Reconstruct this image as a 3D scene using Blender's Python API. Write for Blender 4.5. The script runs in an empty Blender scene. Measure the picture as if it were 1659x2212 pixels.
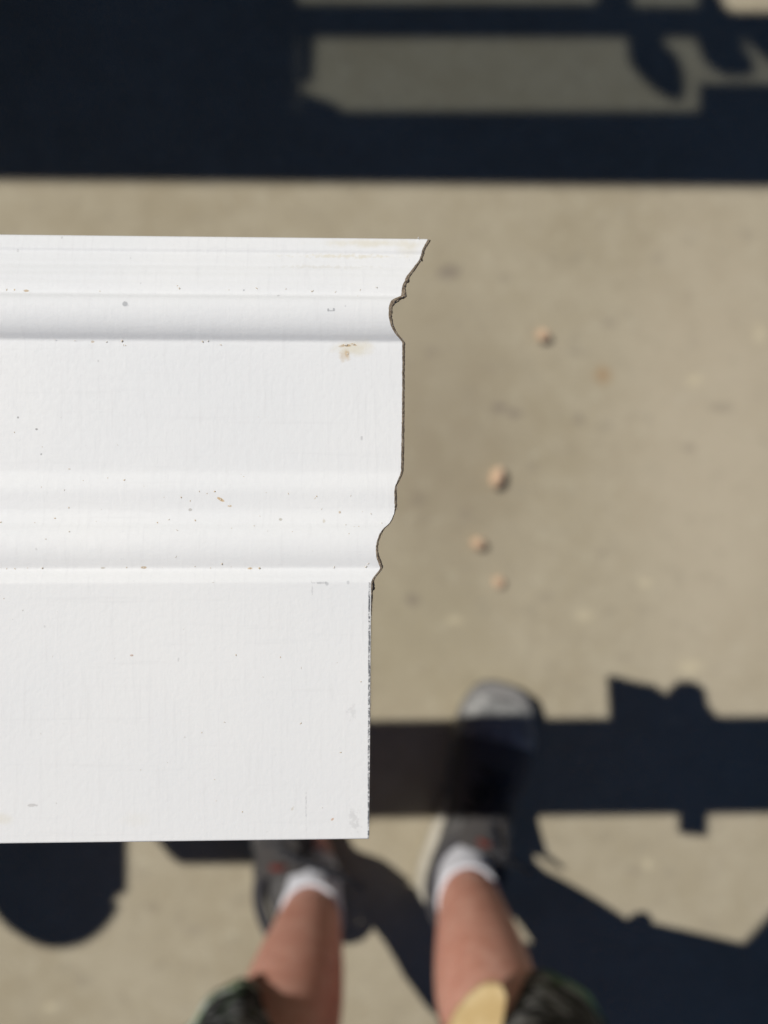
import bpy, bmesh, math, random
from mathutils import Vector, Matrix, noise as mnoise

random.seed(7)
R = math.radians
C = bpy.context.scene.collection
S = bpy.context.scene

# ------------------------------------------------------------------ camera, sky, sun, exposure
H = 1.12                                    # height of the phone lens above the concrete
SUNX, SUNY = 0.62, -0.387                   # shadow offset per metre of height
cam_d = bpy.data.cameras.new('camera')
cam = bpy.data.objects.new('camera', cam_d); C.objects.link(cam)
cam.location = (0, 0, H); cam.rotation_euler = (0, 0, 0)
cam_d.sensor_fit = 'HORIZONTAL'; cam_d.sensor_width = 36; cam_d.lens = 36
cam_d.clip_start = 0.01; cam_d.clip_end = 2000
cam_d.dof.use_dof = True; cam_d.dof.focus_distance = 0.173; cam_d.dof.aperture_fstop = 9.8
S.camera = cam

to_sun = Vector((-SUNX, -SUNY, 1)).normalized()
elev = math.asin(to_sun.z)
world = bpy.data.worlds.new('World'); S.world = world; world.use_nodes = True
wn = world.node_tree.nodes; wl = world.node_tree.links
sky = wn.new('ShaderNodeTexSky'); sky.sky_type = 'NISHITA'; sky.sun_disc = False
sky.sun_elevation = elev; sky.sun_rotation = math.atan2(to_sun.x, to_sun.y)
sky.air_density = 0.6; sky.dust_density = 0.0; sky.ozone_density = 9.0; sky.altitude = 1500
wl.new(sky.outputs[0], wn['Background'].inputs[0]); wn['Background'].inputs[1].default_value = 0.075

sun_d = bpy.data.lights.new('sun', 'SUN'); sun = bpy.data.objects.new('sun', sun_d); C.objects.link(sun)
sun_d.energy = 5.0; sun_d.angle = R(0.5); sun_d.color = (1.0, 0.972, 0.92)
sun.rotation_euler = (-to_sun).to_track_quat('-Z', 'Y').to_euler(); sun.location = (-3, 2, 5)

S.view_settings.view_transform = 'Standard'; S.view_settings.look = 'None'
S.view_settings.gamma = 1; S.view_settings.use_curve_mapping = False
S.view_settings.exposure = -0.45
S.render.engine = 'CYCLES'; S.cycles.use_denoising = True
S.cycles.max_bounces = 8; S.cycles.transparent_max_bounces = 12

# ------------------------------------------------------------------ pixel measures -> places
W = 1659.0
def at(px, py, d):                          # a measured point at distance d below the lens
    return Vector(((px - 829.5) / W * d, (1106 - py) / W * d, H - d))
def ground_at(px, py): return at(px, py, H)

# ------------------------------------------------------------------ material helpers
class NT:
    def __init__(s, name):
        s.m = bpy.data.materials.new(name); s.m.use_nodes = True
        s.t = s.m.node_tree; s.n = s.t.nodes; s.b = s.n['Principled BSDF']
        s.co = s.n.new('ShaderNodeTexCoord').outputs['Object']
    def link(s, a, b): s.t.links.new(a, b)
    def put(s, inp, v):
        if isinstance(v, bpy.types.NodeSocket): s.link(v, inp)
        elif v is not None: inp.default_value = v
    def math(s, op, a, b=None, c=None, clamp=False):
        n = s.n.new('ShaderNodeMath'); n.operation = op; n.use_clamp = clamp
        s.put(n.inputs[0], a)
        if b is not None: s.put(n.inputs[1], b)
        if c is not None: s.put(n.inputs[2], c)
        return n.outputs[0]
    def vmath(s, op, a, b=None):
        n = s.n.new('ShaderNodeVectorMath'); n.operation = op
        s.put(n.inputs[0], a)
        if b is not None: s.put(n.inputs[1], b)
        return n.outputs['Value'] if op in ('LENGTH', 'DISTANCE', 'DOT_PRODUCT') else n.outputs[0]
    def noise(s, scale, detail=3, rough=0.5, vec=None, dist=0.0):
        n = s.n.new('ShaderNodeTexNoise'); n.inputs['Scale'].default_value = scale
        n.inputs['Detail'].default_value = detail; n.inputs['Roughness'].default_value = rough
        n.inputs['Distortion'].default_value = dist
        s.link(vec if vec is not None else s.co, n.inputs['Vector']); return n.outputs[0]
    def voronoi(s, scale, vec=None, feature='F1'):
        n = s.n.new('ShaderNodeTexVoronoi'); n.inputs['Scale'].default_value = scale; n.feature = feature
        s.link(vec if vec is not None else s.co, n.inputs['Vector']); return n
    def scaled(s, v): return s.vmath('MULTIPLY', s.co, v)
    def ramp(s, f, a, b, lo=0.0, hi=1.0):
        n = s.n.new('ShaderNodeMapRange'); n.interpolation_type = 'SMOOTHSTEP'
        s.put(n.inputs[0], f); n.inputs[1].default_value = a; n.inputs[2].default_value = b
        n.inputs[3].default_value = lo; n.inputs[4].default_value = hi; return n.outputs[0]
    def mix(s, f, a, b, mode='MIX'):
        n = s.n.new('ShaderNodeMix'); n.data_type = 'RGBA'; n.blend_type = mode
        s.put(n.inputs[0], f)
        for k, v in ((6, a), (7, b)):
            s.put(n.inputs[k], v if isinstance(v, bpy.types.NodeSocket) else tuple(v) + (1.0,))
        return n.outputs[2]
    def bump(s, h, strength, dist, prev=None):
        n = s.n.new('ShaderNodeBump'); n.inputs['Strength'].default_value = strength
        n.inputs['Distance'].default_value = dist; s.link(h, n.inputs['Height'])
        if prev is not None: s.link(prev, n.inputs['Normal'])
        return n.outputs[0]
    def mark(s, col, c, r, colour, strength, wob=0.6, wscale=8.0, soft=0.5, rot=0.0, nz=None):
        """one stain or scuff with a ragged rim, centre c, radii r, in object coordinates"""
        v = s.vmath('SUBTRACT', s.co, (c[0], c[1], 0))
        if rot:
            n = s.n.new('ShaderNodeVectorRotate'); n.rotation_type = 'Z_AXIS'; s.link(v, n.inputs[0]); n.inputs['Angle'].default_value = rot
            v = n.outputs[0]
        v = s.vmath('MULTIPLY', v, (1 / r[0], 1 / r[1], 0))
        l = s.vmath('LENGTH', v)
        l = s.math('ADD', l, s.math('MULTIPLY', s.math('SUBTRACT', nz if nz is not None else s.noise(wscale / max(r), 3), 0.5), wob * 2))
        f = s.ramp(l, 1.0, 1.0 - soft, 0.0, strength)
        return s.mix(f, col, colour)
    def done(s, col, rough=0.6, normal=None, spec=0.3, **kw):
        s.put(s.b.inputs['Base Color'], col if isinstance(col, bpy.types.NodeSocket) else tuple(col) + (1.0,))
        s.put(s.b.inputs['Roughness'], rough); s.b.inputs['Specular IOR Level'].default_value = spec
        if normal is not None: s.link(normal, s.b.inputs['Normal'])
        for k, v in kw.items(): s.put(s.b.inputs[k.replace('_', ' ')], v)
        return s.m

# ------------------------------------------------------------------ mesh helpers
def link_obj(name, me, mat, parent=None, smooth=True):
    if mat is not None: me.materials.append(mat)
    for p in me.polygons: p.use_smooth = smooth
    o = bpy.data.objects.new(name, me); C.objects.link(o)
    if parent is not None: o.parent = parent
    return o
def obj(name, bm, mat, parent=None, smooth=True):
    bmesh.ops.recalc_face_normals(bm, faces=bm.faces[:])
    me = bpy.data.meshes.new(name); bm.to_mesh(me); bm.free()
    return link_obj(name, me, mat, parent, smooth)
def tag(o, label=None, cat=None, group=None, kind=None):
    for k, v in (('label', label), ('category', cat), ('group', group), ('kind', kind)):
        if v: o[k] = v
    return o
def empty(name, loc=(0, 0, 0)):
    o = bpy.data.objects.new(name, None); C.objects.link(o); o.location = loc; return o
def loft(bm, rings, close=True, caps=(True, True)):
    vs = [[bm.verts.new(p) for p in r] for r in rings]
    for a, b in zip(vs, vs[1:]):
        n = len(a)
        for i in range(n if close else n - 1):
            j = (i + 1) % n
            bm.faces.new((a[i], a[j], b[j], b[i]))
    if caps[0]: bm.faces.new(vs[0][::-1])
    if caps[1]: bm.faces.new(vs[-1])
    return vs
def tube(bm, pts, rad, n=10, caps=(True, True)):
    pts = [Vector(p) for p in pts]; rings = []
    rad = rad if isinstance(rad, (list, tuple)) else [rad] * len(pts)
    up = Vector((0.13, 0.21, 0.97)).normalized()
    for i, p in enumerate(pts):
        d = (pts[min(i + 1, len(pts) - 1)] - pts[max(i - 1, 0)]).normalized()
        if abs(d.dot(up)) > 0.95: a = d.cross(Vector((1, 0.1, 0))).normalized()
        else: a = d.cross(up).normalized()
        b = d.cross(a)
        rings.append([p + (a * math.cos(t) + b * math.sin(t)) * rad[i] for t in (2 * math.pi * k / n for k in range(n))])
    loft(bm, rings, True, caps)
def box(bm, lo, hi, bev=0.0):
    r = bmesh.ops.create_cube(bm, size=1.0)
    lo, hi = Vector(lo), Vector(hi)
    for v in r['verts']: v.co = (lo + hi) / 2 + Vector(v.co[i] * (hi - lo)[i] for i in range(3))
    if bev:
        es = list({e for v in r['verts'] for e in v.link_edges})
        bmesh.ops.bevel(bm, geom=es, offset=bev, segments=2, affect='EDGES', profile=0.5)
def prism(bm, pts, z0, z1):
    lo = [bm.verts.new((p[0], p[1], z0)) for p in pts]; hi = [bm.verts.new((p[0], p[1], z1)) for p in pts]
    n = len(pts)
    for i in range(n): bm.faces.new((lo[i], lo[(i + 1) % n], hi[(i + 1) % n], hi[i]))
    bm.faces.new(lo[::-1]); bm.faces.new(hi)
def skin_mesh(name, verts, edges, radii, levels=2, root=0):
    """grow one continuous surface around a skeleton of joints"""
    me = bpy.data.meshes.new(name); me.from_pydata([tuple(v) for v in verts], edges, [])
    o = bpy.data.objects.new(name, me); C.objects.link(o)
    m = o.modifiers.new('skin', 'SKIN'); m.use_smooth_shade = True
    for i, r in enumerate(radii):
        sv = me.skin_vertices[0].data[i]
        sv.radius = (r, r) if not isinstance(r, tuple) else r
        sv.use_root = (i == root)
    s = o.modifiers.new('sub', 'SUBSURF'); s.levels = levels; s.render_levels = levels
    dg = bpy.context.evaluated_depsgraph_get(); dg.update()
    nm = bpy.data.meshes.new_from_object(o.evaluated_get(dg))
    bpy.data.objects.remove(o); bpy.data.meshes.remove(me)
    nm.name = name
    return nm
def lerp_table(t, tab):
    for (a, va), (b, vb) in zip(tab, tab[1:]):
        if t <= b:
            k = (t - a) / (b - a) if b > a else 0; k = k * k * (3 - 2 * k)
            return va + (vb - va) * k
    return tab[-1][1]

# ------------------------------------------------------------------ the concrete
def concrete_material():
    t = NT('concrete')
    big = t.noise(3.2, 4, 0.55); mid = t.noise(17, 4, 0.6); fine = t.noise(160, 3, 0.6); grit = t.noise(900, 2, 0.6)
    col = t.mix(t.ramp(big, 0.3, 0.7), (0.325, 0.275, 0.190), (0.385, 0.335, 0.245))
    col = t.mix(t.ramp(mid, 0.35, 0.7, 0, 0.55), col, (0.42, 0.37, 0.275))
    col = t.mix(t.ramp(t.noise(26, 3, 0.6), 0.55, 0.75, 0, 0.45), col, (0.25, 0.215, 0.16))
    col = t.mix(t.ramp(fine, 0.5, 0.75, 0, 0.4), col, (0.46, 0.41, 0.31))
    col = t.mix(t.ramp(fine, 0.45, 0.25, 0, 0.35), col, (0.24, 0.205, 0.15))
    col = t.mix(t.ramp(grit, 0.35, 0.65, 0, 0.25), col, (0.22, 0.19, 0.14))
    # broad soft patches: darker beside the board, paler to the right
    p = ground_at(960, 1010); col = t.mark(col, p, (0.17, 0.42), (0.235, 0.195, 0.14), 0.42, 0.35, 1.2, 0.9)
    p = ground_at(880, 1350); col = t.mark(col, p, (0.2, 0.2), (0.27, 0.235, 0.15), 0.3, 0.4, 1.2, 0.9)
    p = ground_at(1560, 1000); col = t.mark(col, p, (0.22, 0.7), (0.47, 0.405, 0.31), 0.5, 0.5, 1.2, 0.9)
    wob = t.noise(55, 2)
    for px, py, rx, ry, k in ((970, 590, 34, 26, .8), (1080, 880, 26, 15, .85), (1112, 893, 24, 14, .8), (1250, 905, 20, 18, .5), (1318, 697, 24, 14, .5),
                              (890, 1295, 26, 20, .7), (1150, 1010, 16, 16, .4), (1400, 905, 14, 12, .35), (1490, 968, 22, 16, .4), (1560, 880, 40, 16, .4),
                              (1300, 1195, 20, 14, .35), (1245, 760, 26, 12, .35), (1005, 1110, 22, 18, .3), (930, 760, 26, 22, .3), (905, 1080, 28, 22, .35),
                              (1090, 600, 20, 16, .3), (1420, 560, 26, 14, .25), (1180, 1290, 30, 14, .3), (1350, 1420, 26, 12, .3), (420, 2010, 30, 20, .3),
                              (330, 1960, 24, 18, .3), (1370, 1880, 30, 14, .3), (180, 2120, 30, 16, .25)):
        p = ground_at(px, py); col = t.mark(col, p, (rx / W * H, ry / W * H), (0.165, 0.135, 0.115), k * 0.75, 0.35, soft=0.8, nz=wob)
    p = ground_at(1302, 793 + 15); col = t.mark(col, p, (0.018, 0.02), (0.33, 0.215, 0.115), 0.7, 0.4, soft=0.8, nz=wob)
    for px, py, rx, ry in ((1490, 1440, 40, 26), (1400, 1865, 16, 20), (110, 2175, 22, 12), (1455, 1555, 18, 16), (980, 1340, 30, 14), (1640, 720, 22, 30), (1260, 1330, 30, 20), (1500, 820, 26, 20), (1390, 1260, 24, 14)):
        p = ground_at(px, py); col = t.mark(col, p, (rx / W * H, ry / W * H), (0.56, 0.49, 0.34), 0.5, 0.4, soft=0.9, nz=wob)
    nrm = t.bump(t.math('ADD', fine, t.math('MULTIPLY', grit, 0.5)), 0.35, 0.0015)
    col = t.mix(t.ramp(t.noise(46, 4, .65), .52, .72, 0, .30), col, (0.27, 0.23, 0.175))
    col = t.mix(t.ramp(t.noise(38, 4, .65), .54, .72, 0, .32), col, (0.47, 0.43, 0.33))
    col = t.mix(1.0, col, (1.135, 1.14, 1.13), 'MULTIPLY')
    return t.done(col, 0.9, nrm, 0.2)
bm = bmesh.new()
g = 300.0; xs = [-g, -3, -0.9, 0, 0.9, 3, g]
gv = [[bm.verts.new((x, y, 0)) for x in xs] for y in xs]
for j in range(6):
    for i in range(6): bm.faces.new((gv[j][i], gv[j][i + 1], gv[j + 1][i + 1], gv[j + 1][i]))
tag(obj('concrete_ground', bm, concrete_material(), smooth=False), 'sunlit tan concrete slab with faint dark spots and hard shadows', kind='structure')

# ------------------------------------------------------------------ roof made up out of view, cut to throw the wide top shadow
M_metal = NT('dark_painted_metal'); M_metal = M_metal.done(M_metal.mix(M_metal.ramp(M_metal.noise(40, 3), .4, .7), (0.03, 0.033, 0.036), (0.05, 0.052, 0.055)), 0.5, spec=0.4)
M_roof = NT('shadow_roof'); M_roof = M_roof.done(M_roof.mix(M_roof.ramp(M_roof.noise(6, 4), .35, .7), (0.07, 0.075, 0.08), (0.12, 0.12, 0.115)), 0.75)
def tinted():
    m = bpy.data.materials.new('tinted_glazing'); m.use_nodes = True
    n = m.node_tree.nodes; l = m.node_tree.links; n.remove(n['Principled BSDF'])
    t = n.new('ShaderNodeBsdfTransparent'); t.inputs[0].default_value = (0.25, 0.275, 0.285, 1)
    gl = n.new('ShaderNodeBsdfGlossy'); gl.inputs['Roughness'].default_value = 0.05
    f = n.new('ShaderNodeFresnel'); f.inputs[0].default_value = 1.45
    x = n.new('ShaderNodeMixShader'); l.new(f.outputs[0], x.inputs[0]); l.new(t.outputs[0], x.inputs[1]); l.new(gl.outputs[0], x.inputs[2])
    l.new(x.outputs[0], n['Material Output'].inputs['Surface']); return m
ZR = 1.62
def roof_at(px, py):                         # roof point whose shadow falls at the measured ground point
    p = ground_at(px, py); return (p.x - SUNX * ZR, p.y - SUNY * ZR)
can = empty('shadow_canopy', roof_at(829, 200) + (0,))
tag(can, 'dark made-up roof with tinted panes, added out of view to throw the broad shadow', 'shadow_canopy')
def to_can(o): o.parent = can; o.matrix_parent_inverse = Matrix.Translation(-can.location)
# added roof split in strips, leaving gaps for the dim patches
def sheet(px0, py0, px1, py1, name='shadow_panel'):
    a, b = roof_at(px0, py0), roof_at(px1, py1)
    bm = bmesh.new(); box(bm, (min(a[0], b[0]), min(a[1], b[1]), ZR - 0.006), (max(a[0], b[0]), max(a[1], b[1]), ZR + 0.006)); return obj(name, bm, M_roof, smooth=False)
for q in ((-3400, 242, 638, -3000), (1700, 242, 2600, 27), (1514, 242, 1700, 182),
          (638, 80, 1345, 9), (638, -140, 1590, -3000), (1345, 80, 1700, 27), (1293, 9, 1345, -140), (1345, 27, 1364, -140), (1364, 27, 1512, 15), (1512, 27, 1548, -140)):
    to_can(sheet(*q))
def roof_poly(pts, name, mat, z0, z1):
    bm = bmesh.new(); prism(bm, [roof_at(*p) for p in pts], z0, z1); o = obj(name, bm, mat, smooth=False); to_can(o); return o
roof_poly([(-3400, 242), (-3400, 358), (2600, 412), (2600, 242)], 'shadow_panel', M_roof, ZR - .006, ZR + .006)
Z1, Z2 = ZR + .008, ZR + .013
roof_poly([(638, 78), (670, 78), (669, 110), (666, 164), (640, 183), (638, 183)], 'shadow_plate', M_roof, Z1, Z2)  # added plates cut to shape the rim of the dim patch
roof_poly([(638, 187), (645, 188), (672, 203), (700, 210), (727, 226), (742, 244), (638, 244)], 'shadow_plate', M_roof, Z1, Z2)
roof_poly([(1548, 27), (1586, 27), (1570, 16), (1556, 0), (1552, -140), (1548, -140)], 'shadow_plate', M_roof, ZR - .005, ZR + .005)
roof_poly([(1347, 78), (1346, 100), (1350, 127), (1366, 152), (1390, 177), (1414, 197), (1440, 211), (1458, 212), (1467, 202), (1470, 175), (1466, 143), (1453, 112), (1432, 94), (1423, 78)], 'shadow_blob', M_roof, Z1, Z2)  # made-up plates outlined to cast the two dark ovals
roof_poly([(1494, 78), (1502, 105), (1518, 135), (1536, 150), (1556, 158), (1590, 160), (1616, 154), (1622, 140), (1617, 122), (1603, 104), (1594, 78)], 'shadow_blob', M_roof, Z1, Z2)
roof_poly([(1601, 78), (1612, 96), (1640, 118), (1664, 140), (1702, 168), (1702, 78)], 'shadow_plate', M_roof, Z1, Z2)
for q in ((638, 242, 1514, 80), (1514, 182, 1700, 80), (638, 9, 1293, -140), (1364, 15, 1512, -140)):
    a, b = roof_at(q[0], q[1]), roof_at(q[2], q[3])
    bm = bmesh.new(); z = ZR - .0045
    f = [bm.verts.new(p) for p in ((a[0], a[1], z), (b[0], a[1], z), (b[0], b[1], z), (a[0], b[1], z))]; bm.faces.new(f)
    to_can(obj('dim_pane', bm, tinted() if 'tinted_glazing' not in bpy.data.materials else bpy.data.materials['tinted_glazing'], smooth=False))  # tinted pane added to let the dim patch through
for px, py in ((-3300, 330), (-3300, -2900), (2500, -2900)):
    a = roof_at(px, py); bm = bmesh.new(); box(bm, (a[0] - .04, a[1] - .04, 0), (a[0] + .04, a[1] + .04, ZR - .007), 0.004); to_can(obj('post', bm, M_metal))

# walls added out of view to block sky light and deepen the shadows
t = NT('blocker_siding'); M_side = t.done(t.mix(t.ramp(t.noise(1, 3, .6, t.scaled((1, 1, 14))), .35, .7), (.10, .095, .09), (.15, .14, .13)), .85)
sky_blocker = empty('sky_blocker', (-2.7, 3.3, 0)); tag(sky_blocker, 'dark walls added out of view to block part of the sky', 'sky_blocker')
def wall(lo, hi, name='wall'):
    bm = bmesh.new(); box(bm, lo, hi); o = obj(name, bm, M_side, sky_blocker, smooth=False); o.matrix_parent_inverse = Matrix.Translation(-sky_blocker.location)
wall((-2.75, 3.3, 0), (7.0, 3.5, 6.2)); wall((-2.95, -4.5, 0), (-2.75, 3.5, 3.05))
for i in range(16): wall((-2.745, 3.262, .1 + i * .38), (7.0, 3.298, .1 + i * .38 + .33), 'siding_board')
for i in range(8): wall((-2.748, -4.5, .1 + i * .37), (-2.715, 3.26, .1 + i * .37 + .33), 'siding_board')

# ------------------------------------------------------------------ the moulding board
PROFILE = [(516.3, 926.5), (526, 921.3), (537.9, 915), (549.8, 912), (560.2, 907.6), (572.1, 899), (585.5, 888.6), (596.7, 879.5), (606.3, 875.6), (616.7, 870.7),
           (631.6, 868.8), (638.3, 867), (646.5, 849.1), (659.9, 841.7), (676.3, 840.2), (692, 842.2), (708, 847.6), (722, 856.2), (733, 866), (737.5, 869.6), (741, 870.5),
           (812, 870.4), (900, 869.6), (987.5, 868.2), (1015, 867.5), (1024, 866), (1037, 860.4), (1051.7, 854.6), (1065.6, 852.8), (1084.7, 853.4), (1098.6, 853.6), (1112.5, 851.0),
           (1129.9, 842), (1142, 828.4), (1155.9, 819), (1173.3, 813.5), (1188.9, 812.1), (1202.8, 813.5), (1214.9, 817), (1227, 821.3), (1232.3, 818.7), (1242.7, 810),
           (1254, 803.1), (1259, 801.6), (1300, 801.2), (1371, 800.5), (1600, 799), (1806, 797.4), (1811, 796.8)]
KD = 0.78 * 0.17 / W
def depth(xe): return 0.17 + max(0.0, (xe - 801.5)) * KD
def resample(tab, step):
    out = []
    for i, ((y0, x0), (y1, x1)) in enumerate(zip(tab, tab[1:])):
        ym, xm = tab[max(i - 1, 0)]; yp, xp = tab[min(i + 2, len(tab) - 1)]
        s = (x1 - x0) / (y1 - y0)
        m0 = (x1 - xm) / (y1 - ym) if i else s; m1 = (xp - x0) / (yp - y0) if i + 2 < len(tab) else s
        lim = 3 * abs(s); h = y1 - y0
        m0 = max(-lim, min(lim, m0)) if m0 * s > 0 else 0.0; m1 = max(-lim, min(lim, m1)) if m1 * s > 0 else 0.0
        n = max(1, int(round(h / step)))
        for k in range(n):
            u = k / n
            out.append((y0 + h * u, (2*u**3 - 3*u**2 + 1) * x0 + (u**3 - 2*u**2 + u) * h * m0 + (-2*u**3 + 3*u**2) * x1 + (u**3 - u**2) * h * m1))
    out.append(tab[-1]); return out
prof = resample(PROFILE, 2.6)
PIV = Vector(((800 - 829.5) / W * 0.17, 0, H - 0.17))
TILT = Matrix.Translation(PIV) @ Matrix.Rotation(R(1.7), 4, 'Y') @ Matrix.Translation(-PIV)

def depth_face(py, tab=prof):
    for (a, xa), (b, xb) in zip(tab, tab[1:]):
        if a <= py <= b: return depth(xa + (xb - xa) * (py - a) / (b - a))
    return 0.17
def on_face(px, py):                        # board-local point seen at a measured place (board tilt undone)
    d = depth_face(min(max(py, 517), 1810))
    d2 = d - (830 - px) / W * 0.17 * math.tan(R(1.7)) if px < 830 else d
    return Vector(((px - 829.5) / W * d2, (1106 - py) / W * d2, H - d))

def board_material():
    t = NT('white_primed_moulding')
    tex = t.noise(1700, 3, 0.6); tex2 = t.noise(700, 2, 0.5)
    streak = t.noise(1.0, 3, 0.6, t.scaled((900, 60, 200))); streakx = t.noise(1.0, 3, 0.6, t.scaled((25, 500, 200)))
    cloud = t.noise(22, 3, 0.5)
    col = t.mix(t.ramp(cloud, .3, .7), (0.815, 0.825, 0.832), (0.845, 0.85, 0.848))
    col = t.mix(t.ramp(streak, .52, .75, 0, .35), col, (0.745, 0.750, 0.755))
    col = t.mix(t.ramp(streakx, .55, .8, 0, .3), col, (0.73, 0.735, 0.74))
    col = t.mix(t.ramp(tex, .6, .8, 0, .3), col, (0.69, 0.70, 0.71))
    # pinholes and dust nibs
    for sc, rad, keep, c, k in ((310, .10, .93, (.55, .55, .55), .5), (210, .075, .94, (.50, .50, .50), .55), (150, .060, .93, (.62, .57, .48), .6)):
        w = t.vmath('ADD', t.scaled((1, .7, 1)), t.vmath('MULTIPLY', t.vmath('SUBTRACT', t.n.new('ShaderNodeTexNoise').outputs[1], (.5, .5, .5)), (0, 0, 0)))
        v = t.voronoi(sc, t.scaled((1.0, .65, .6)))
        sep = t.n.new('ShaderNodeSeparateColor'); t.link(v.outputs['Color'], sep.inputs[0])
        d = t.math('ADD', v.outputs['Distance'], t.math('MULTIPLY', t.math('SUBTRACT', tex2, .5), .22))
        on = t.math('GREATER_THAN', sep.outputs[0], keep)
        col = t.mix(t.math('MULTIPLY', on, t.ramp(d, rad, rad * .4, 0, k)), col, c)
    nz1 = t.noise(900, 3, .6); nz2 = t.noise(260, 3, .6)
    def m(px, py, rx, ry, c, k, wob=.5, soft=.6, rot=0, nz=nz1):
        nonlocal col
        p = on_face(px, py); col = t.mark(col, p, (rx / W * .172, ry / W * .172), c, k, wob, soft=soft, rot=rot, nz=nz)
    tan, cream, grey = (.50, .36, .20), (.72, .66, .50), (.38, .39, .41)
    m(800, 525, 150, 16, cream, .5, .8, 1.0, nz=nz2); m(750, 553, 150, 7, cream, .5, 1.6, 1.0, nz=nz1); m(700, 576, 130, 6, (.70, .68, .62), .45, 1.6, 1.0, nz=nz1); m(880, 540, 40, 20, cream, .25, .5, .9, nz=nz2)
    m(765, 752, 62, 22, cream, .6, .5, .9, nz=nz2); m(746, 768, 16, 18, (.62, .50, .34), .5, .6, .7)
    m(752, 746, 14, 4, tan, .9); m(765, 744, 9, 3, tan, .9, rot=.3); m(752, 764, 7, 9, (.62, .49, .33), .85); m(738, 748, 8, 3, tan, .5)
    m(271, 657, 8, 8, grey, .75, .6, .5); m(710, 669, 3, 5, grey, .8); m(722, 668, 3, 5, grey, .8); m(716, 671, 9, 2, grey, .6); m(747, 661, 3, 3, grey, .35)
    m(690, 1259, 22, 3.5, grey, .55, 1.3, .8); m(706, 1261, 5, 6, grey, .5, 1.0, .7); m(674, 1274, 3, 20, grey, .35, 1.5, .8); m(752, 1258, 4, 5, grey, .4, .7)
    m(661, 1750, 2.2, 50, grey, .4, 1.5, .8); m(478, 1079, 11, 4, (.6, .42, .22), .9, .5, .4, .5); m(497, 1093, 6, 3, (.6, .45, .26), .8)
    m(735, 1107, 4, 4, tan, .7); m(412, 1101, 5, 4, (.45, .43, .4), .7); m(607, 1122, 5, 4, (.5, .48, .42), .8); m(284, 1416, 5, 3, (.5, .28, .18), .75)
    m(718, 1770, 5, 3, (.6, .35, .2), .7, rot=-.6); m(310, 1226, 8, 3, tan, .8); m(540, 1228, 7, 3, (.62, .45, .26), .8); m(222, 1227, 7, 2.5, (.5, .45, .36), .7)
    m(58, 628, 8, 3, tan, .8); m(201, 738, 5, 3, tan, .6); m(528, 627, 3, 3, grey, .6); m(80, 927, 4, 3, (.25, .25, .25), .8); m(40, 902, 3, 3, (.25, .25, .25), .7); m(90, 981, 3, 3, (.3, .3, .3), .6)
    m(5, 1770, 30, 18, cream, .3, .6, .9, nz=nz2); m(290, 1770, 40, 24, cream, .10, .6, .9, nz=nz2)
    m(762, 1540, 12, 18, (.5, .5, .5), .25, 1.8, .8); m(765, 1770, 14, 28, (.45, .45, .45), .28, 1.9, .8); m(70, 1740, 14, 4, (.45, .43, .42), .5, .9, .5)
    # pencil line scribed along the cut edge of the plain lower face
    sep = t.n.new('ShaderNodeSeparateXYZ'); t.link(t.co, sep.inputs[0])
    a, b = at(798.2, 1258, .17), at(796.2, 1811, .17)
    sl = (b.x - a.x) / (b.y - a.y)
    xl = t.math('ADD', t.math('MULTIPLY', t.math('SUBTRACT', sep.outputs[1], a.y), sl), a.x)
    dx = t.math('ABSOLUTE', t.math('ADD', t.math('SUBTRACT', sep.outputs[0], xl), t.math('MULTIPLY', t.math('SUBTRACT', t.noise(500, 3, .7), .5), .0003)))
    line = t.math('MULTIPLY', t.ramp(dx, .00030, .00012), t.math('LESS_THAN', sep.outputs[1], a.y))
    line = t.math('MULTIPLY', line, t.ramp(t.noise(1100, 4, .8), .40, .56, .15, .95))
    col = t.mix(line, col, (.10, .11, .125))
    h = t.math('ADD', tex2, t.math('MULTIPLY', tex, .6))
    nrm = t.bump(h, 0.095, 0.0006)
    nrm = t.bump(streak, 0.05, 0.0005, nrm)
    return t.done(col, t.ramp(tex2, .3, .7, .55, .66), nrm, 0.22)
M_board = board_material()
def mdf_material():
    t = NT('raw_brown_fibreboard')
    f = t.noise(1500, 4, .7); g2 = t.noise(420, 3, .6)
    col = t.mix(t.ramp(f, .35, .65), (0.26, 0.20, 0.145), (0.58, 0.47, 0.34))
    col = t.mix(t.ramp(g2, .5, .75, 0, .6), col, (0.34, 0.24, 0.17))
    col = t.mix(t.ramp(t.noise(2600, 2, .6), .62, .75, 0, .7), col, (.55, .44, .29))
    return t.done(col, .95, t.bump(f, 1.0, .0006), .1)
M_mdf = mdf_material()

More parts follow.
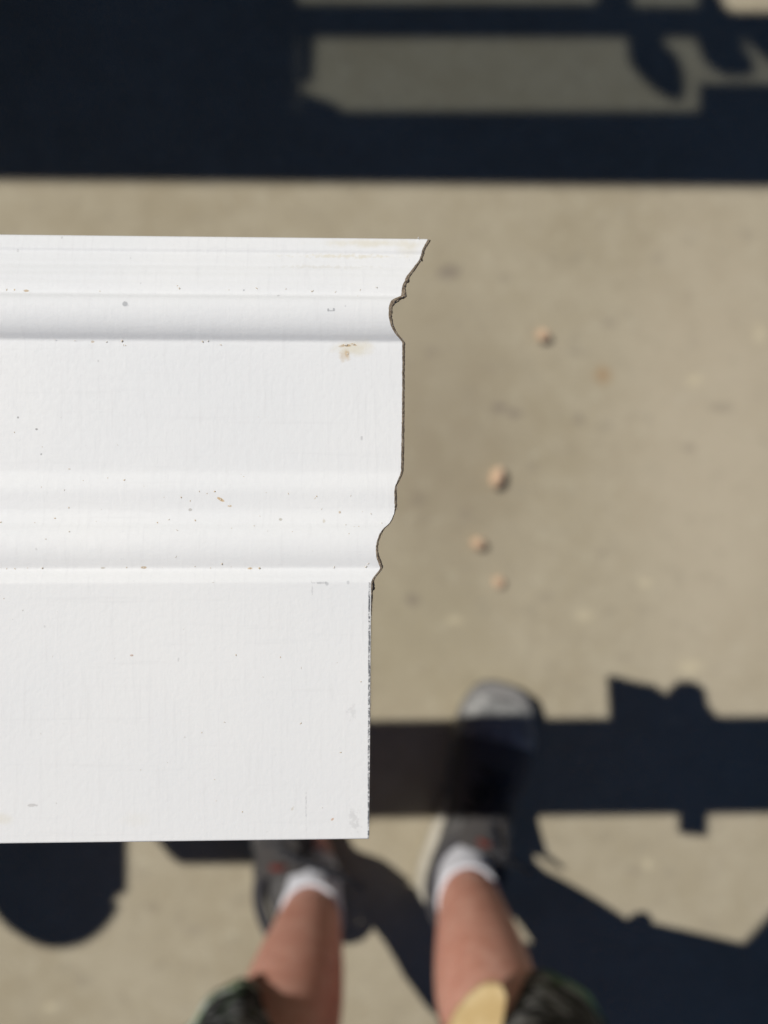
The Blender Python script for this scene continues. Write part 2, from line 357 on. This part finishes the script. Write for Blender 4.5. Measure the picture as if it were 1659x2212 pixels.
XL = -1.30
ZB = H - 0.17 - 0.0165                       # back of the board
face_pts = []
for py, xe in prof:
    d = depth(xe); jit = (mnoise.noise(Vector((py * .35, 3, 0))) * .9 + mnoise.noise(Vector((py * .09, 9, 0))) * .8) * (1.0 if py < 1256 else .35)
    d += sum(a_ * math.exp(-((py - c_) / w_) ** 2) for c_, w_, a_ in ((550, 6, .00030), (564, 5, .00010), (577, 6, .00030), (592, 5, .00018), (610, 5, .00012)))
    face_pts.append((Vector(((xe + jit - 829.5) / W * d, (1106 - py) / W * d, H - d)), py, d, xe + jit))
bm = bmesh.new()
cols = [XL, -1.1, -.9, -.7, -.5, -.3, -.2, -.12] + [-.1 + .1 * i / 24 for i in range(22)]
rows = []
for p, py, d, xe in face_pts:
    r = [Vector((x, p.y, p.z)) for x in cols if x < p.x - .004] 
    while len(r) < len(cols): r.append(Vector((p.x - .004 + .0003 * len(r) * .1, p.y, p.z)) if False else None)
    xs_ = [c if c < p.x - .003 else None for c in cols]
    last = p.x; k = sum(1 for c in cols if c < -.02)
    base = [c for c in cols if c < -.02]
    n_in = 8
    r = [Vector((x, p.y, p.z)) for x in base] + [Vector((-.02 + (p.x + .02) * (i / n_in), p.y, p.z)) for i in range(1, n_in + 1)]
    rows.append(r)
top = [Vector((v.x, rows[0][0].y + .0004, rows[0][0].z - .0007)) for v in rows[0]]
topb = [Vector((v.x, rows[0][0].y + .0004, ZB)) for v in rows[0]]
bot = [Vector((v.x, rows[-1][0].y - .0004, rows[-1][0].z - .0007)) for v in rows[-1]]
botb = [Vector((v.x, rows[-1][0].y - .0003, ZB)) for v in rows[-1]]
loft(bm, [topb, top] + rows + [bot, botb], close=False, caps=(False, False))
board_me = bpy.data.meshes.new('moulding_board'); bmesh.ops.recalc_face_normals(bm, faces=bm.faces[:]); bm.to_mesh(board_me); bm.free()
board = link_obj('moulding_board', board_me, M_board)
if sum(p.normal.z * p.area for p in board_me.polygons) < 0: board_me.flip_normals()
board.matrix_world = TILT
tag(board, 'white primed moulding board with stepped profile and coped end held over the concrete', 'moulding board')
# raw cut end: flares out a little behind the painted face, then runs to the back
def flare(py):
    return lerp_table(py, [(516, 6), (540, 5), (560, 4.5), (600, 6.5), (612, 6), (640, 9.5), (652, 9), (665, 6.5), (740, 5), (800, 4.4), (1000, 5), (1020, 4.5), (1050, 3), (1065, 4.5), (1090, 4.5), (1110, 1.6),
                           (1135, 2.5), (1150, 3.8), (1185, 4), (1215, 6.5), (1232, 5), (1252, 4.6), (1259, 4.5), (1300, 2.6), (1345, 1.0), (1500, .7), (1811, .4)])
bm = bmesh.new(); rings = []
for p, py, d, xe in face_pts:
    fl = flare(py) * 1.25; ring = [p.copy()]
    for k in range(1, 7):
        u = k / 6; dd = d + .00035 * u + .0016 * max(0, u - .6) ** 2
        nz = mnoise.noise(Vector((py * .4, k * 1.7, 1))) * 1.1 + mnoise.noise(Vector((py * 1.1, k * 2.3, 5))) * .7
        q = xe + fl * u + nz * (fl / 6) * (1 if k > 1 else .4)
        ring.append(Vector(((q - 829.5) / W * dd, p.y * (1 + (dd - d) / d * .2), H - dd)))
    zb = ring[-1]
    ring.append(Vector((zb.x - .004, p.y, ZB)))
    rings.append(ring)
loft(bm, rings, close=False, caps=(False, False))
cut = obj('cut_end', bm, M_mdf, board)
cut['label'] = 'rough raw brown end following the coped profile'
# back closing sheet
bm = bmesh.new()
a = [bm.verts.new((XL, p.y, ZB)) for p, *_ in face_pts[::12]] ; b_ = [bm.verts.new((p.x - .004, p.y, ZB)) for p, *_ in face_pts[::12]]
for i in range(len(a) - 1): bm.faces.new((a[i], a[i + 1], b_[i + 1], b_[i]))
obj('raw_back', bm, M_mdf, board, smooth=False)
# torn splinters on the cut edge
def splinter(px, py, size, tilt, n=7):
    d = depth_face(py) + .0012; c = Vector(((px - 829.5) / W * d, (1106 - py) / W * d, H - d))
    bm = bmesh.new(); bmesh.ops.create_icosphere(bm, subdivisions=2, radius=1)
    for v in bm.verts:
        k = 1 + mnoise.noise(v.co * 2.1 + Vector((px, py, 0))) * .6
        v.co = Matrix.Rotation(tilt, 3, 'Z') @ Vector((v.co.x * size[0] * k, v.co.y * size[1] * k, v.co.z * size[2] * k)) + c
    return obj('splinter', bm, M_mdf, board)
splinter(882, 604, (.0005, .0007, .0005), .3); splinter(875, 641, (.0006, .0003, .0004), .5); splinter(856, 652, (.0009, .0003, .0005), .45)
splinter(804.5, 1264, (.0005, .0012, .0005), -.1); splinter(806, 1270, (.0004, .0005, .0003), .6); splinter(803, 1284, (.0003, .0016, .0004), 0)
splinter(926, 519, (.0006, .0002, .0002), .6); splinter(914, 560, (.0002, .0004, .0003), .5)
M_fibre = NT('paint_fibre').done((.8, .8, .79), .6)
bm = bmesh.new(); tube(bm, [(at(908, 516, .1805)), (at(906.5, 513, .180)), (at(907.5, 511, .1795))], [.0001, .00013, .00005], 6); obj('paint_burr', bm, M_fibre, board)
t = NT('paint_and_fibre_fuzz'); M_fuzz = t.done(t.mix(t.ramp(t.noise(800, 2), .42, .58), (.78, .76, .70), (.46, .34, .22)), .9)
bm = bmesh.new(); rf = random.Random(5)
for _ in range(420):
    p, py, d, xe = face_pts[rf.randrange(len(face_pts))]
    if py > 1258 and rf.random() < .6: continue
    fl = flare(py) / W * d * 1.25
    c = p + Vector((fl * rf.random(), 0, -.0003 * rf.random())); a = rf.gauss(-.2, .9); L_ = rf.uniform(.00012, .00042); w_ = rf.uniform(.00003, .00008)
    e = c + Vector((L_ * math.cos(a), L_ * math.sin(a), rf.uniform(0, .00025))); n_ = Vector((-math.sin(a), math.cos(a), 0)) * w_
    f = [bm.verts.new(q) for q in (c - n_, e, c + n_, c + Vector((0, 0, -w_ * 2)))]
    bm.faces.new((f[0], f[1], f[2])); bm.faces.new((f[0], f[3], f[1])); bm.faces.new((f[3], f[2], f[1]))
fz = obj('fibre_fuzz', bm, M_fuzz, board); fz['kind'] = 'stuff'
# saw dust crumbs lying on the face: nobody could count them
t = NT('saw_dust'); ob = t.noise(350, 1); M_dust = t.done(t.mix(t.ramp(ob, .4, .6), (.62, .50, .34), (.74, .71, .65)), .9)
bm = bmesh.new(); rs = random.Random(11)
def crumb(px, py, s):
    c = on_face(px, py); r = bmesh.ops.create_icosphere(bm, subdivisions=1, radius=1)
    a = rs.random() * 6.28; st = .5 + rs.random()
    for v in r['verts']:
        k = .7 + rs.random() * .6; q = Matrix.Rotation(a, 3, 'Z') @ Vector((v.co.x * s * st * k, v.co.y * s / st * k, v.co.z * s * .25 * k))
        v.co = q + c + Vector((0, 0, s * .15))
for _ in range(14): crumb(rs.uniform(0, 850), rs.gauss(626, 4), rs.uniform(.00010, .00026))
for _ in range(10): crumb(rs.uniform(0, 850), rs.gauss(741, 3), rs.uniform(.00010, .00026))
for _ in range(14): crumb(rs.uniform(0, 800), rs.gauss(1226, 3), rs.uniform(.00010, .00028))
for _ in range(34): crumb(rs.uniform(0, 830), rs.uniform(1030, 1150), rs.uniform(.00008, .00024))
for _ in range(45): crumb(rs.uniform(0, 785), rs.uniform(780, 1800), rs.uniform(.00007, .0002))
for px, py, s in ((750, 745, .0006), (765, 744, .0005), (752, 765, .0005), (478, 1079, .0005), (497, 1093, .0004), (735, 1107, .0004), (284, 1416, .0004), (58, 628, .0005), (310, 1226, .0004), (540, 1228, .0004)): crumb(px, py, s * .42)
dust = obj('sawdust', bm, M_dust, board); dust['kind'] = 'stuff'

# ------------------------------------------------------------------ pebbles on the concrete
t = NT('tan_pebble'); M_peb = t.done(t.mix(t.ramp(t.noise(60, 3), .35, .7), (.58, .39, .25), (.70, .53, .38)), .7, t.bump(t.noise(200, 3), .3, .002))
def pebble(px, py, rx, ry, rz, a, label):
    bm = bmesh.new(); bmesh.ops.create_icosphere(bm, subdivisions=3, radius=1)
    for v in bm.verts:
        k = 1 + mnoise.noise(v.co * 1.3 + Vector((px * .1, py * .1, 0))) * .25
        v.co = Vector((v.co.x * rx * k, v.co.y * ry * k, v.co.z * rz * k))
    o = obj('pebble', bm, M_peb); p = ground_at(px, py); o.location = (p.x, p.y, rz * .85); o.rotation_euler = (0, 0, a)
    tag(o, label, 'pebble', 'tan pebbles scattered on the concrete')
pebble(1171, 727, .0095, .0090, .009, .3, 'round tan pebble standing alone nearest the large broad shadow')
pebble(1073, 1031, .0105, .0165, .011, -.35, 'largest orange tan pebble, oval, midway along the coped board end')
pebble(1033, 1174, .0105, .0095, .009, .2, 'round tan pebble just below the large oval pebble')
pebble(1076, 1257, .0078, .0082, .006, 0, 'smallest pale tan pebble, closest to the shoe')

# ------------------------------------------------------------------ unseen table and clamp, made up and outlined to cast their shadows
t = NT('shadow_table_top'); M_table = t.done(t.mix(t.ramp(t.noise(1, 4, .6, t.scaled((8, 90, 8))), .35, .7), (.045, .047, .05), (.07, .072, .075)), .7)
ZT = 0.949
def table_at(px, py): p = ground_at(px, py); return (p.x - SUNX * ZT, p.y - SUNY * ZT)
tx = [table_at(-300, 1250), table_at(790, 1250), table_at(790, 1786), table_at(620, 1786), table_at(620, 1868), table_at(392, 1868), table_at(345, 1812), table_at(345, 1800), table_at(276, 1800), table_at(276, 1925), table_at(250, 1942), table_at(236, 1962), table_at(254, 1972)]
for k in range(13):
    th = R(-18 - 150 * k / 12); tx.append(table_at(138 + 128 * math.cos(th) - 4 * k * .5, 1912 - 138 * math.sin(th)))
tx += [table_at(-20, 1900), table_at(-300, 1780)]
tab = empty('shadow_table', table_at(300, 1500) + (0,)); tag(tab, 'dark grey table made up out of view, outlined to cast the round shadow', 'work table')
bm = bmesh.new(); prism(bm, tx, ZT - .022, ZT); o = obj('table_top', bm, M_table, smooth=False); o.parent = tab; o.matrix_parent_inverse = Matrix.Translation(-tab.location)
for px, py in ((-200, 1320), (700, 1320), (-200, 1700), (600, 1640)):
    a = table_at(px, py); bm = bmesh.new(); box(bm, (a[0] - .03, a[1] - .03, 0), (a[0] + .03, a[1] + .03, ZT - .022), .004)
    o = obj('leg', bm, M_table); o.parent = tab; o.matrix_parent_inverse = Matrix.Translation(-tab.location)
def clamp_at(px, py, z): p = ground_at(px, py); return (p.x - SUNX * z, p.y - SUNY * z)
cl = empty('shadow_clamp', clamp_at(1430, 1650, .95) + (0.90,)); tag(cl, 'black clamp shape made up out of sight to throw the notched shadow', 'clamp')
M_clamp = NT('clamp_nylon').done((.03, .03, .033), .45)
def cpart(name, pts, z, h):
    bm = bmesh.new(); prism(bm, [clamp_at(*p, z) for p in pts], z - h / 2, z + h / 2)
    o = obj(name, bm, M_clamp, smooth=False); o.parent = cl; o.matrix_parent_inverse = Matrix.Translation(-cl.location)
cpart('shadow_grip', [(1322, 1575), (1316, 1464), (1336, 1463), (1372, 1474), (1418, 1482), (1430, 1492), (1442, 1506), (1454, 1488), (1472, 1474), (1503, 1474), (1519, 1484), (1525, 1520), (1548, 1546), (1584, 1566), (1584, 1600), (1322, 1600)], .85, .012)  # invented outline, drawn from the notched shadow it casts
cpart('jaw', [(1470, 1640), (1470, 1800), (1524, 1804), (1526, 1640)], .926, .012)
a = clamp_at(1497, 1690, .926); bm = bmesh.new(); box(bm, (a[0] - .008, a[1] - .012, .856), (a[0] + .008, a[1] + .012, .92))
o = obj('bar', bm, M_clamp); o.parent = cl; o.matrix_parent_inverse = Matrix.Translation(-cl.location)
a = clamp_at(1497, 1690, .926); b = clamp_at(1450, 1585, .85)
bm = bmesh.new(); box(bm, (min(a[0], b[0]) - .006, min(a[1], b[1]) - .012, .844), (max(a[0], b[0]) + .006, max(a[1], b[1]), .856))
o = obj('cross_bar', bm, M_clamp); o.parent = cl; o.matrix_parent_inverse = Matrix.Translation(-cl.location)

# ------------------------------------------------------------------ the person
def skin_material():
    t = NT('skin')
    a = t.noise(40, 3, .6); b = t.noise(260, 3, .6)
    col = t.mix(t.ramp(a, .35, .7), (.64, .30, .22), (.74, .40, .31))
    col = t.mix(t.ramp(t.noise(75, 4, .65), .5, .7, 0, .45), col, (.50, .20, .14))
    col = t.mix(t.ramp(b, .5, .75, 0, .35), col, (.40, .19, .13))
    return t.done(col, .5, t.bump(b, .2, .001), .35, Subsurface_Weight=.08, Subsurface_Scale=.004)
M_skin = skin_material()
body_v = [(0.0, -.485, .86), (0.0, -.48, 1.02), (0, -.48, 1.18), (0, -.48, 1.30), (0, -.45, 1.37), (0, -.41, 1.43), (0, -.38, 1.51), (0, -.365, 1.58)]
body_r = [(.145, .10), (.125, .09), (.14, .095), (.13, .085), (.05, .05), (.055, .058), (.075, .085), (.062, .07)]
body_e = [(i, i + 1) for i in range(7)]
def chain(start, pts, rad):
    prev = start
    for p, r in zip(pts, rad):
        body_v.append(p); body_r.append(r); body_e.append((prev, len(body_v) - 1)); prev = len(body_v) - 1
    return prev
LEGS = {-1: [(-.095, -.52, .80), (-.108, -.515, .62), (-.107, -.522, .475), (-.103, -.522, .40), (-.097, -.519, .29), (-.092, -.51, .17), (-.093, -.512, .10), (-.095, -.515, .05), (-.11, -.43, .03)],
        1: [(.095, -.52, .80), (.118, -.505, .62), (.114, -.510, .475), (.110, -.506, .40), (.107, -.500, .29), (.106, -.487, .17), (.107, -.49, .10), (.107, -.495, .05), (.125, -.41, .03)]}
LEG_R = [.078, .068, .060, .058, .059, .043, .035, .035, .024]
for s in (-1, 1): chain(0, LEGS[s], LEG_R)
tips = {}
for s in (-1, 1):
    e = chain(3, [(s * .155, -.47, 1.31), (s * .20, -.46, 1.20), (s * .225, -.42, 1.06), (s * .16, -.27, 1.09), (s * .092, -.135, 1.135), (s * .07, -.10, 1.14)], [.05, .044, .038, .033, .024, (.018, .03)])
    tips[s] = e
    w = Vector((s * .07, -.10, 1.14))
    for k in range(4):                       # four fingers under the phone, each with its own length and bend
        f0 = w + Vector((-s * .004, .012 - .017 * k + .01, -.004)); ln = (.032, .036, .034, .028)[k]
        chain(e, [f0 + Vector((-s * .010, .004, -.002)), f0 + Vector((-s * (.010 + ln * .55), .004, -.003)), f0 + Vector((-s * (.010 + ln), .002, .003))], [.009, .008, .0065])
    chain(e, [w + Vector((-s * .008, -.02, .014)), w + Vector((-s * .022, -.012, .024)), w + Vector((-s * .04, -.004, .027))], [.011, .0095, .008])
person_me = skin_mesh('person', body_v, body_e, body_r, 2)
for v in person_me.vertices:                 # calf muscle: fuller towards the back of each shank
    if .1 < v.co.z < .46:
        ax_y = -.512 if v.co.x < 0 else -.498; k = math.exp(-((v.co.z - .31) / .09) ** 2)
        if v.co.y < ax_y: v.co.y = ax_y + (v.co.y - ax_y) * (1 + .75 * k)
person = link_obj('person', person_me, M_skin)
tag(person, 'person in dark patterned shorts, white socks and grey sneakers standing on the concrete', 'person')

# head details
M_hair = NT('hair'); M_hair = M_hair.done(M_hair.mix(M_hair.ramp(M_hair.noise(1, 4, .6, M_hair.scaled((200, 30, 200))), .4, .6), (.03, .02, .012), (.09, .06, .035)), .6)
bm = bmesh.new(); bmesh.ops.create_uvsphere(bm, u_segments=28, v_segments=16, radius=1)
for v in bm.verts:
    k = 1 + mnoise.noise(v.co * 6) * .05; v.co = Vector((v.co.x * .083 * k, v.co.y * .092 * k - .392, v.co.z * .088 * k + 1.562))
bmesh.ops.delete(bm, geom=[v for v in bm.verts if v.co.z < 1.53 and v.co.y > -.385], context='VERTS'); obj('hair', bm, M_hair, person)
M_eye = NT('eye').done((.05, .035, .03), .2)
for s in (-1, 1):
    bm = bmesh.new(); bmesh.ops.create_uvsphere(bm, u_segments=12, v_segments=8, radius=.011)
    for v in bm.verts: v.co += Vector((s * .03, -.302, 1.50))
    obj('eye', bm, M_eye, person)
    bm = bmesh.new(); bmesh.ops.create_uvsphere(bm, u_segments=12, v_segments=8, radius=1)
    for v in bm.verts: v.co = Vector((v.co.x * .008 + s * .076, v.co.y * .018 - .375, v.co.z * .03 + 1.50))
    obj('ear', bm, M_skin, person)
bm = bmesh.new(); tube(bm, [(0, -.30, 1.51), (0, -.288, 1.485), (0, -.277, 1.468), (0, -.293, 1.46)], [.006, .010, .014, .010], 10); obj('nose', bm, M_skin, person)
bm = bmesh.new(); tube(bm, [(-.024, -.318, 1.438), (0, -.308, 1.437), (.024, -.318, 1.438)], [.003, .006, .003], 8); obj('mouth', bm, NT('lips').done((.35, .13, .11), .5), person)

# shirt
t = NT('dark_shirt'); M_shirt = t.done(t.mix(t.ramp(t.noise(15, 3), .4, .7), (.03, .035, .045), (.05, .055, .065)), .9, t.bump(t.noise(30, 3), .4, .01))
sv = [(0, -.48, .88), (0, -.475, 1.02), (0, -.475, 1.18), (0, -.48, 1.30), (0, -.46, 1.345)]; sr = [(.165, .12), (.145, .11), (.155, .112), (.145, .10), (.07, .065)]; se = [(0, 1), (1, 2), (2, 3), (3, 4)]
for s in (-1, 1):
    n = len(sv); sv += [(s * .155, -.47, 1.31), (s * .20, -.46, 1.20), (s * .215, -.435, 1.12)]; sr += [.065, .062, .06]; se += [(3, n), (n, n + 1), (n + 1, n + 2)]
link_obj('shirt', skin_mesh('shirt', sv, se, sr, 2), M_shirt, person)

# shorts: one garment, two wide legs with slanting hems
def shorts_material():
    t = NT('patterned_shorts')
    w = t.noise(1, 2, .5, t.scaled((26, 26, 60)), 1.2); w2 = t.noise(1, 3, .6, t.scaled((60, 60, 24)), .8)
    col = t.mix(t.ramp(w, .52, .60), (.010, .011, .012), (.30, .31, .31))
    col = t.mix(t.ramp(w2, .60, .66), col, (.06, .12, .045))
    col = t.mix(t.ramp(t.noise(90, 2), .5, .7, 0, .4), col, (.02, .02, .022))
    return t.done(col, .8, t.bump(t.noise(35, 3), .5, .006), .25)
M_shorts = shorts_material()
bm = bmesh.new()
HEM = {-1: (Vector((-.134, -.533, 0)), lambda a: (.064, .350 + .20 * (.5 + .5 * math.cos(a - R(-55))) ** 1.5)),
       1: (Vector((.150, -.547, 0)), lambda a: (.082, .342 + .22 * (.5 + .5 * math.cos(a - R(240))) ** 1.4))}
for s in (-1, 1):
    rings = []
    for u in (0, .02, .1, .25, .45, .7, 1.0):
        ring = []
        for k in range(48):
            a = 2 * math.pi * k / 48; r, zh = HEM[s][1](a)
            c = HEM[s][0].lerp(Vector((s * .075, -.450, 0)), min(1, u * 1.35) if s > 0 else u)
            r = r * (1 - u) + .105 * u + (.0035 * math.sin(a * 5 + s) + .0025 * math.sin(a * 9)) * (1 - u)
            ring.append(Vector((c.x + r * math.cos(a), c.y + r * math.sin(a), zh * (1 - u) + .86 * u)))
        rings.append(ring)
    def inside(ring, dz): 
        c = sum(ring, Vector()) / len(ring)
        return [Vector((c.x + (p.x - c.x) * .95, c.y + (p.y - c.y) * .95, p.z + dz)) for p in ring]
    loft(bm, [inside(rings[3], 0), inside(rings[0], .002)] + rings, True, (False, False))
r0 = [[Vector((.18 * math.cos(a), -.475 + .125 * math.sin(a), z)) for a in (2 * math.pi * k / 40 for k in range(40))] for z in (.74, .82, .90, .93)]
loft(bm, r0, True, (False, False))
obj('shorts', bm, M_shorts, person)
def hem_trim(s, a0, a1, z0, z1, mat):       # coloured band sewn along the hem
    bm = bmesh.new(); rings = []
    for k in range(25):
        a = R(a0 + (a1 - a0) * k / 24); r, zh = HEM[s][1](a); c = HEM[s][0]
        w_ = (z1 - z0) * (.35 + .65 * math.sin(math.pi * k / 24))
        rr = r + (.0035 * math.sin(a * 5 + s) + .0025 * math.sin(a * 9))
        rings.append([Vector((c.x + (rr + g_) * math.cos(a), c.y + (rr + g_) * math.sin(a), zh + z0 + w_ * h_)) for g_, h_ in ((.001, 0), (.0035, .1), (.0035, .9), (.001, 1))])
    loft(bm, rings, True, (True, True)); obj('hem_trim', bm, mat, person)
t = NT('pale_green_trim'); M_trim = t.done(t.mix(t.ramp(t.noise(45, 3), .4, .6), (.16, .26, .09), (.55, .60, .55)), .8)
t = NT('dark_green_trim'); M_trim2 = t.done(t.mix(t.ramp(t.noise(45, 3), .4, .6), (.05, .12, .05), (.16, .33, .18)), .8)
hem_trim(-1, 80, 185, .008, .034, M_trim); hem_trim(1, 30, 85, .008, .030, M_trim2)
# tan lining that shows at the inside of the right hem
t = NT('tan_lining'); M_lin = t.done(t.mix(t.ramp(t.noise(60, 3), .35, .7), (.50, .36, .17), (.60, .46, .25)), .85)
bm = bmesh.new()
pts = [(1062, 2118, .668), (1082, 2124, .664), (1092, 2146, .66), (1084, 2200, .655), (1070, 2260, .65), (1000, 2290, .65), (940, 2290, .655), (962, 2225, .66), (985, 2178, .665), (1012, 2146, .667), (1040, 2124, .668)]
lo = [bm.verts.new(at(*p)) for p in pts]; hi = [bm.verts.new(at(p[0], p[1], p[2]) + Vector((0, 0, .004))) for p in pts]
n = len(pts)
for i in range(n): bm.faces.new((lo[i], lo[(i + 1) % n], hi[(i + 1) % n], hi[i]))
bm.faces.new(lo[::-1]); bm.faces.new(hi); obj('lining', bm, M_lin, person, smooth=False)

# socks
t = NT('white_sock'); rib = t.noise(1, 2, .5, t.scaled((500, 500, 30))); M_sock = t.done(t.mix(t.ramp(rib, .4, .6), (.70, .70, .76), (.80, .80, .84)), .9, t.bump(rib, .4, .001))
for s in (-1, 1):
    L = [Vector(p) for p in LEGS[s]]; fwd = (L[8] - L[7]); fwd.z = 0; fwd.normalize()
    bm = bmesh.new(); rings = []
    side = Vector((fwd.y, -fwd.x, 0))
    for z, rx, ry, off in ((.05, .034, .046, .004), (.075, .035, .045, .004), (.095, .036, .044, .003), (.115, .0375, .043, .002), (.135, .0395, .042, 0), (.158, .0410, .0425, 0), (.166, .0400, .0415, 0), (.165, .0375, .039, 0)):
        c = L[6].lerp(L[5], (z - .10) / .07); c = Vector((c.x, c.y, z)) + fwd * off
        tilt = .014 if z > .12 else 0
        rings.append([c + side * rx * math.cos(a) + fwd * ry * math.sin(a) + Vector((0, 0, -tilt * math.sin(a))) for a in (2 * math.pi * k / 28 for k in range(28))])
    loft(bm, rings, True, (False, False)); obj('sock', bm, M_sock, person)

# shoes
t = NT('grey_mesh_upper'); w = t.voronoi(700); M_upper = t.done(t.mix(t.ramp(w.outputs['Distance'], .2, .6), (.055, .052, .055), (.11, .105, .10)), .85, t.bump(w.outputs['Distance'], .5, .001))
t = NT('pale_toe_overlay'); M_toe = t.done(t.mix(t.ramp(t.noise(70, 3), .4, .65), (.20, .20, .195), (.36, .355, .34)), .7, t.bump(t.noise(300, 2), .3, .002))
t = NT('cream_sole'); M_sole = t.done(t.mix(t.ramp(t.noise(50, 3), .4, .7), (.42, .385, .31), (.50, .46, .38)), .7)
M_outsole = NT('dark_outsole').done((.21, .205, .20), .85)
M_lining = NT('dark_collar').done((.05, .048, .052), .9)
M_red = NT('dark_red_tab').done((.13, .022, .015), .8)
M_tongue = NT('dark_grey_tongue').done((.06, .055, .053), .9)
t = NT('dark_lace'); M_lace = t.done(t.mix(t.ramp(t.noise(60, 1), .5, .6), (.022, .023, .028), (.05, .05, .055)), .85)
WID = [(0, .014), (.02, .030), (.08, .047), (.2, .0565), (.33, .0575), (.5, .049), (.65, .045), (.82, .047), (.93, .041), (.985, .022), (1, .0)]   # half width from toe (0) to heel (1)
TOP = [(0, .030), (.06, .048), (.18, .062), (.3, .074), (.45, .095), (.58, .105), (.7, .092), (.85, .092), (.96, .098), (1, .075)]
def build_shoe(toe, heel, s):
    root = empty('shoe', (0, 0, 0)); root.parent = person
    toe, heel = Vector((toe[0], toe[1], 0)), Vector((heel[0], heel[1], 0)); ax = heel - toe; Ln = ax.length; ax.normalize(); sd = Vector((-ax.y, ax.x, 0))
    def P(u, v, z):                          # u toe->heel, v sideways in metres, z up
        bend = s * .010 * math.sin(math.pi * min(u * 1.1, 1)) 
        return toe + ax * (u * Ln) + sd * (v + bend) + Vector((0, 0, z))
    us = [0.004, .02, .05, .1, .16, .23, .3, .38, .46, .54, .62, .7, .78, .86, .92, .965, .99, .998]
    def outline(grow):
        return [(u, lerp_table(u, WID) + grow) for u in us]
    def ring(grow, z, lift=0):
        o = outline(grow); pts = [P(u, w_, z + lift * max(0, .25 - u) / .25 * .014) for u, w_ in o] + [P(u, -w_, z + lift * max(0, .25 - u) / .25 * .014) for u, w_ in o[::-1]]; return pts
    bm = bmesh.new(); loft(bm, [ring(-.004, .002, 1), ring(.001, .008, 1), ring(.002, .02, 1), ring(.001, .03, 1), ring(.000, .034, 1), ring(-.006, .034, 1)], True, (True, True)); obj('sole', bm, M_outsole, root)
    hu = [.52, .56, .62, .68, .74, .80, .86, .91, .95, .98, 1.0]
    def hring(grow, z):
        f = lambda u: lerp_table(u, WID) + (grow * min(1, (u - .52) / .12) if grow > 0 else grow)
        e = .012 if grow > 0 else 0
        return [P(u + e * (u > .97), f(u), z) for u in hu] + [P(u + e * (u > .97), -f(u), z) for u in hu[::-1]]
    bm = bmesh.new(); loft(bm, [hring(.0035, .006), hring(.010, .014), hring(.011, .024), hring(.009, .034), hring(.004, .039), hring(-.004, .039)], True, (True, True)); obj('heel_foam', bm, M_sole, root)
    bm = bmesh.new(); rings = []
    for u in us:
        w_ = max(lerp_table(u, WID), .004) - .001; tp = lerp_table(u, TOP); r = []
        for k in range(25):
            a = math.pi * k / 24; ca, sa = math.cos(a), math.sin(a)
            x = w_ * math.copysign(abs(ca) ** .75, ca); z = .028 + (tp - .028) * (sa ** .8)
            if u > .60:                      # collar: top is open, so the crest dips round the sock
                z = min(z, .082 + .016 * max(0, (u - .85) / .15))
            r.append(P(u, x * (1 - .12 * sa if u > .4 else 1), z))
        rings.append(r)
    loft(bm, rings, False, (True, True)); obj('upper', bm, M_upper, root)
    bm = bmesh.new(); rings = []
    for u in [.0, .01, .03, .07, .12, .17, .205, .22]:
        w_ = max(lerp_table(max(u, .004), WID), .004) + .0012; tp = lerp_table(u, TOP) + .0014; r = []
        for k in range(21):
            a = math.pi * k / 20; ca, sa = math.cos(a), math.sin(a)
            r.append(P(u + (.03 * (1 - sa) if u > .1 else 0), w_ * math.copysign(abs(ca) ** .75, ca), .030 + (tp - .030) * (sa ** .8)))
        rings.append(r)
    loft(bm, rings, False, (True, False)); obj('toe_cap', bm, M_toe, root)
    bm = bmesh.new()                         # padded collar ring
    tube(bm, [P(.775 + .190 * math.cos(a), .0430 * math.sin(a), .088 + .012 * math.cos(a) + .010 * max(0, -math.cos(a))) for a in (2 * math.pi * k / 32 for k in range(33))], .0085, 8, (False, False)); obj('collar', bm, M_lining, root)
    bm = bmesh.new(); rings = []             # tongue
    for u, wv, z in ((.34, .018, .080), (.42, .022, .093), (.50, .028, .106), (.57, .034, .120), (.595, .036, .127), (.605, .034, .127), (.60, .030, .116)):
        rings.append([P(u, wv * math.cos(math.pi * k / 10), z - .010 * (1 - math.sin(math.pi * k / 10))) for k in range(11)])
    loft(bm, rings, False, (False, False)); obj('tongue', bm, M_tongue, root)
    bm = bmesh.new(); tube(bm, [P(.570, -.010, .1195), P(.578, 0, .122), P(.575, .010, .1195)], .0040, 8); obj('pull_tab', bm, M_red, root)
    for i in range(5):
        u = .34 + .05 * i; bm = bmesh.new(); z = lerp_table(u, TOP)
        tube(bm, [P(u + .012 * (1 if i % 2 else -1), -.03, z - .010), P(u, -.012, z + .006), P(u, .012, z + .006), P(u - .012 * (1 if i % 2 else -1), .03, z - .010)], .0035, 8); obj('lace', bm, M_lace, root)
    bm = bmesh.new(); c = P(.50, 0, .118)       # loose lace end sticking out to the side
    q = Vector((.150, -.448, .118)) if s > 0 else c + Vector((.07, -.03, -.005))
    tube(bm, [c, c.lerp(q, .5) + Vector((0, 0, .006)), q, q + Vector((.045, -.03, -.012))], [.004, .0055, .0065, .003], 8); obj('lace', bm, M_lace, root)
    return root
rt = at(1092, 1482, 1.07); rh = at(966, 1985, 1.07)
build_shoe(rt, rh, 1)
lt = at(590, 1545, 1.07); lh = at(660, 2026, 1.07)
build_shoe(lt, lh, -1)

# ------------------------------------------------------------------ the phone the picture is taken with
ph = empty('smartphone', (0, -.06, 1.13)); tag(ph, 'black smartphone held level in both hands above the board', 'smartphone')
M_ph = NT('phone_glass').done((.02, .02, .022), .15)
bm = bmesh.new(); box(bm, (-.058, -.132, 1.1265), (.014, .016, 1.1345), .003); o = obj('body', bm, M_ph); o.parent = ph; o.matrix_parent_inverse = Matrix.Translation(-ph.location)
